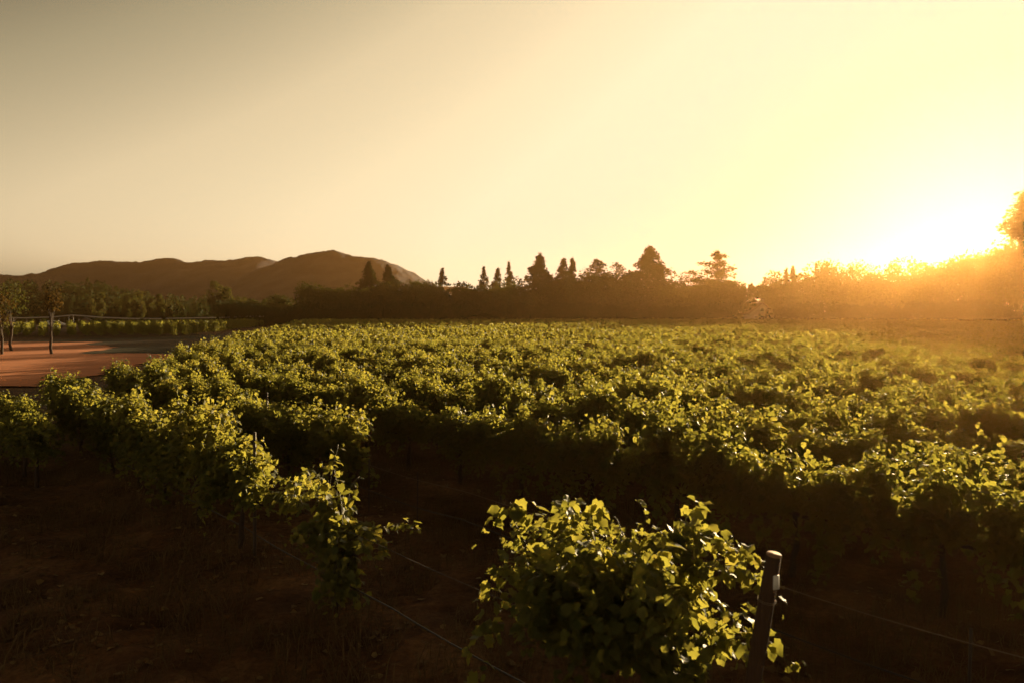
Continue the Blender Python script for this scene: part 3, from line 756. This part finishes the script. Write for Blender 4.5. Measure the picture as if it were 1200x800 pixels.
# undergrowth closing the foot of the tree line
rng = np.random.default_rng(21)
n = 52000
x = rng.uniform(-75, 150, n); yb = 197 + rng.uniform(-4, 12, n) - np.clip((x - 60) / 40, 0, 1.2) * 36
hh = 3.4 + 3.0 * (vnoise(x * .15, yb * .1, 61) + .5) + 1.2 * vnoise(x * .6, yb * .3, 62)
P = np.stack([x, yb, hh * rng.random(n) ** 1.15 + .1], 1)
S = rng.uniform(.6, 1.25, n); v, f = card_faces(rng, P, rng.normal(0, 1, (n, 3)), rng.normal(0, 1, (n, 3)), S, S * .75)
tag(build("undergrowth", v, f, M_NEEDLE, None, tints(rng, n, .4, .1, 1)), "dark tangled undergrowth along the foot of the far trees", None, None, 'stuff')

# left side: poplars, lot trees, bushes
PG = "slim poplars below the wooded hill"
POP = [(108, 350, 236), (118, 344, 210), (139, 351, 238), (148, 344, 212), (157, 350, 238), (166, 341, 214), (176, 349, 240), (187, 345, 214), (198, 351, 242), (210, 353, 240),
       (251, 330, 205), (258, 334, 207), (267, 337, 206), (278, 348, 236), (288, 349, 240)]
PLAB = ["slim poplar at the left end of the poplar line", "second poplar from the left end of the poplar line", "poplar right of the first gap in the poplar line", "poplar just left of the line's middle, before a taller pair",
        "poplar in the middle of the poplar line", "tallest poplar of the long line below the hill", "poplar right of the tallest in the long line", "third poplar from the right end of the long line",
        "next to last poplar at the right of the long line", "last poplar at the right end of the long line", "tallest poplar of the dark group of three", "middle poplar of the dark group of three",
        "right poplar of the dark group of three", "short poplar right of the dark group of three", "last short poplar before the rounded trees"]
for i, ((px, y, d), lab) in enumerate(zip(POP, PLAB)):
    broadleaf("poplar_tree", (at(px, d), d, 0), top(y, d), 2.9 if i < 10 else 3.2, 700 + i, lab, n=700, z0=.05, lobes=16, grp=PG, leaf=.4, mat=M_PALELEAF)
LOT = [(60, 335, 63.5, 1.9, "slender rusty leaved tree standing alone in the dirt lot", M_RUSTLEAF, 200, .36),
       (13, 331, 69, 2.4, "slender tree in the dirt lot near the left edge", M_PALELEAF, 220, .34),
       (1, 336, 63, 2.4, "slender tree in the dirt lot cut by the left edge", M_RUSTLEAF, 200, .36)]
for i, (px, y, d, wd_, lab, mt, nn_, z0_) in enumerate(LOT):
    broadleaf("young_tree", (at(px, d), d, 0), top(y, d), wd_, 740 + i, lab, n=nn_, z0=z0_, lobes=14, leaf=.22, mat=mt, loose=.7, grp="slender trees in the dirt lot", tr=.022)
broadleaf("young_tree", (at(190, 175), 175, 0), top(361, 175), 1.6, 750, "small pale upright tree in front of the guard rail", n=400, z0=.1, lobes=10, leaf=.3, mat=M_PALELEAF)
BUSH = [(20, 371, 200, 11, "dark round bush behind the slender lot trees"), (45, 370, 205, 10, "dark bush right of the slender lot trees"), (118, 374, 190, 8, "dark low bush right of the pale shed"),
        (140, 375, 188, 8, "dark low bush below the guard rail"), (165, 375, 190, 8, "dark bush left of the small pale tree"), (212, 372, 200, 9, "dark bush right of the small pale tree"),
        (236, 370, 205, 10, "low bush left of the three dark poplars"), (262, 371, 204, 9, "low bush at the foot of the three dark poplars"), (292, 366, 208, 9, "dark bush left of the low rounded tree"), (325, 364, 206, 10, "dark bush at the left foot of the wood")]
for i, (px, y, d, wd_, lab) in enumerate(BUSH):
    broadleaf("bush", (at(px, d), d, 0), max(1.8, top(y, d)), wd_, 760 + i, lab, n=700, z0=.0, lobes=14, leaf=.4, grp="dark bushes below the wooded hill", dpt=5)["category"] = "bush"

# trees covering the wooded hill: one wood
X, Y, Z, s_ = HS
rng = np.random.default_rng(91); cnt = 1500
ii = rng.integers(12, X.shape[0] - 8, cnt); jj = rng.integers(1, int(X.shape[1] * .78), cnt)
V = []; F = []; TT = []; n0 = 0
for a, b in zip(ii, jj):
    c = np.array([X[a, b] + rng.normal(0, 3), Y[a, b] + rng.normal(0, 4), Z[a, b] - .5]); con = rng.random() < .4
    h = rng.uniform(2.8, 6.0); m_ = 34; t = rng.random(m_) ** .8
    r = (1 - t) * h * .24 + .2 if con else np.sqrt(np.clip(1 - (2 * t - .9) ** 2, .02, 1)) * h * .36
    aa = rng.random(m_) * 2 * np.pi
    P = c + np.stack([np.cos(aa) * r, np.sin(aa) * r, .3 + t * h], 1)
    S = rng.uniform(.6, 1.25, m_); v, f = card_faces(rng, P, rng.normal(0, 1, (m_, 3)), rng.normal(0, 1, (m_, 3)), S, S * .7)
    V.append(v); F.append(f + n0); n0 += len(v); TT.append(np.clip(rng.normal(rng.uniform(.1, .6), .15, m_), 0, 1))
tag(build("hill_wood", np.concatenate(V), np.concatenate(F), M_NEEDLE, None, np.concatenate(TT)), "dense dark wood covering the low hill", None, None, 'stuff')

# ------------------------------------------------------------------ guard rail, house, sheds, car far at the back
gr = tag(empty("guard_rail", (at(0, 196), 196, 0)), "long pale guard rail glinting below the wooded hill", "guard rail")
px_ = np.array([-120, -40, 0, 30, 62, 75, 85, 98, 120, 150, 180, 210, 230, 260, 290, 310]); yy_ = np.array([373, 373, 372.3, 372.6, 371.5, 370.3, 369.3, 370.2, 372, 373.2, 373.6, 373, 372.6, 372.2, 370.9, 371])
dd_ = 196.0
pts = np.stack([(px_ - 600) / FPX * dd_ - at(0, dd_), 0 * px_, CAM_H + (HOR - yy_) / FPX * dd_], 1)
t = np.linspace(0, len(px_) - 1, 120); pts = np.stack([np.interp(t, np.arange(len(px_)), pts[:, a]) for a in range(3)], 1)
mb = MB()
prof = np.array([[0, .13], [-.06, .08], [0, .03], [0, -.03], [-.06, -.08], [0, -.13], [.02, -.13], [.02, .13]])
ring = pts[:, None, :] + np.concatenate([np.zeros((8, 1)), prof], 1)[None]
i_ = np.arange(119)[:, None] * 8; j_ = np.arange(8)[None]; k_ = (j_ + 1) % 8
mb.add(ring.reshape(-1, 3), np.stack([i_ + j_, i_ + k_, i_ + 8 + k_, i_ + 8 + j_], -1).reshape(-1, 4)); mb.build("rail", M_RAIL, gr)
for p in pts[::4]:
    mb = MB(); mb.box((p[0], .10, p[2] / 2 - .1), (.15, .12, p[2] + .2)); mb.build("rail_post", M_STEEL, gr)

def gable_house(name, loc, rz, w_, l_, hw, hr, label, cat, wins, door=None, wall=M_WALL):
    o = tag(empty(name, loc, rz), label, cat)
    v = np.array([[-w_/2, 0, 0], [w_/2, 0, 0], [w_/2, 0, hw], [0, 0, hw + hr], [-w_/2, 0, hw], [-w_/2, l_, 0], [w_/2, l_, 0], [w_/2, l_, hw], [0, l_, hw + hr], [-w_/2, l_, hw]], float)
    mb = MB(); mb.add(v, [np.array([[0, 1, 2, 3, 4], [9, 8, 7, 6, 5]]), np.array([[1, 6, 7, 2], [5, 0, 4, 9], [0, 5, 6, 1]])]); mb.build("wall", wall, o)
    mb = MB(); e_ = .45
    for sg in (-1, 1):
        s0 = np.array([sg * (w_/2 + e_), 0, hw - e_ * hr / (w_/2)]); s1 = np.array([0, 0, hw + hr])
        for k in (0, 1): pass
        vv = []
        for yv in (-e_, l_ + e_):
            for pt in (s0, s1):
                for dz in (.02, .20): vv.append([pt[0], yv, pt[2] + dz])
        mb.add(np.array(vv), np.array([[0, 1, 3, 2], [4, 6, 7, 5], [0, 2, 6, 4], [1, 5, 7, 3], [0, 4, 5, 1], [2, 3, 7, 6]]))
    mb.build("roof", M_ROOF, o)
    for (x, z, ww, wh) in wins:
        mb = MB(); mb.box((x, -.05, z), (ww + .2, .08, wh + .2)); fr = mb.build("window", M_WHITE, o)
        mb = MB(); mb.box((x, -.10, z), (ww, .03, wh)); mb.build("pane", M_GLASS, fr)
    if door:
        mb = MB(); mb.box((door, -.05, 1.02), (1.0, .09, 2.0)); mb.build("door", M_TAN, o)
    return o
gable_house("house", (at(893, 192), 192, 0), R(6), 7.0, 10, 3.1, 2.6, "pale gabled house half hidden among the hazy trees", "house", [(-1.5, 1.9, 1.0, 1.2), (1.6, 1.9, 1.0, 1.2), (0, 4.0, .7, .8)], .1)
gable_house("shed", (at(100, 186), 186, 0), R(25), 2.0, 2.4, 1.5, .5, "small pale tan shed under the guard rail", "shed", [(-.4, .9, .5, .5)], None, M_TAN)
gable_house("house", (at(82, 258), 258, 1.2), R(20), 3.2, 4.5, 2.2, 1.0, "tiny white house on the slope of the wooded hill", "house", [(-.9, 1.3, .6, .7), (.9, 1.3, .6, .7)], None, M_WHITE)

def car(loc, rz, label):
    o = tag(empty("parked_car", loc, rz), label, "car", None)
    prof = np.array([[-2.1, .35], [2.1, .35], [2.15, .75], [1.3, .92], [.7, 1.42], [-1.1, 1.45], [-1.8, .95], [-2.15, .88]]); k = len(prof)
    v = np.concatenate([np.stack([prof[:, 0], np.full(k, y), prof[:, 1]], 1) for y in (-.85, .85)])
    mb = MB(); side = [np.arange(k)[None], (np.arange(k)[::-1] + k)[None]]
    q = np.array([[i, i + k, (i + 1) % k + k, (i + 1) % k] for i in range(k)]); mb.add(v, side + [q]); mb.build("body", M_WHITE, o)
    for x in (-1.3, 1.3):
        for y in (-.8, .8):
            a = np.array([[x, y - .1, .32], [x, y + .1, .32]]); mb = MB(); mb.tube(a, .32, 14); mb.build("wheel", M_RUBBER, o)
    for y in (-.862, .862):
        mb = MB(); mb.box((-.2, y, 1.15), (1.5, .012, .36)); mb.build("window", M_GLASS, o)
    return o
car((at(64, 184), 184, 0), R(8), "white parked car behind the lone lot tree")
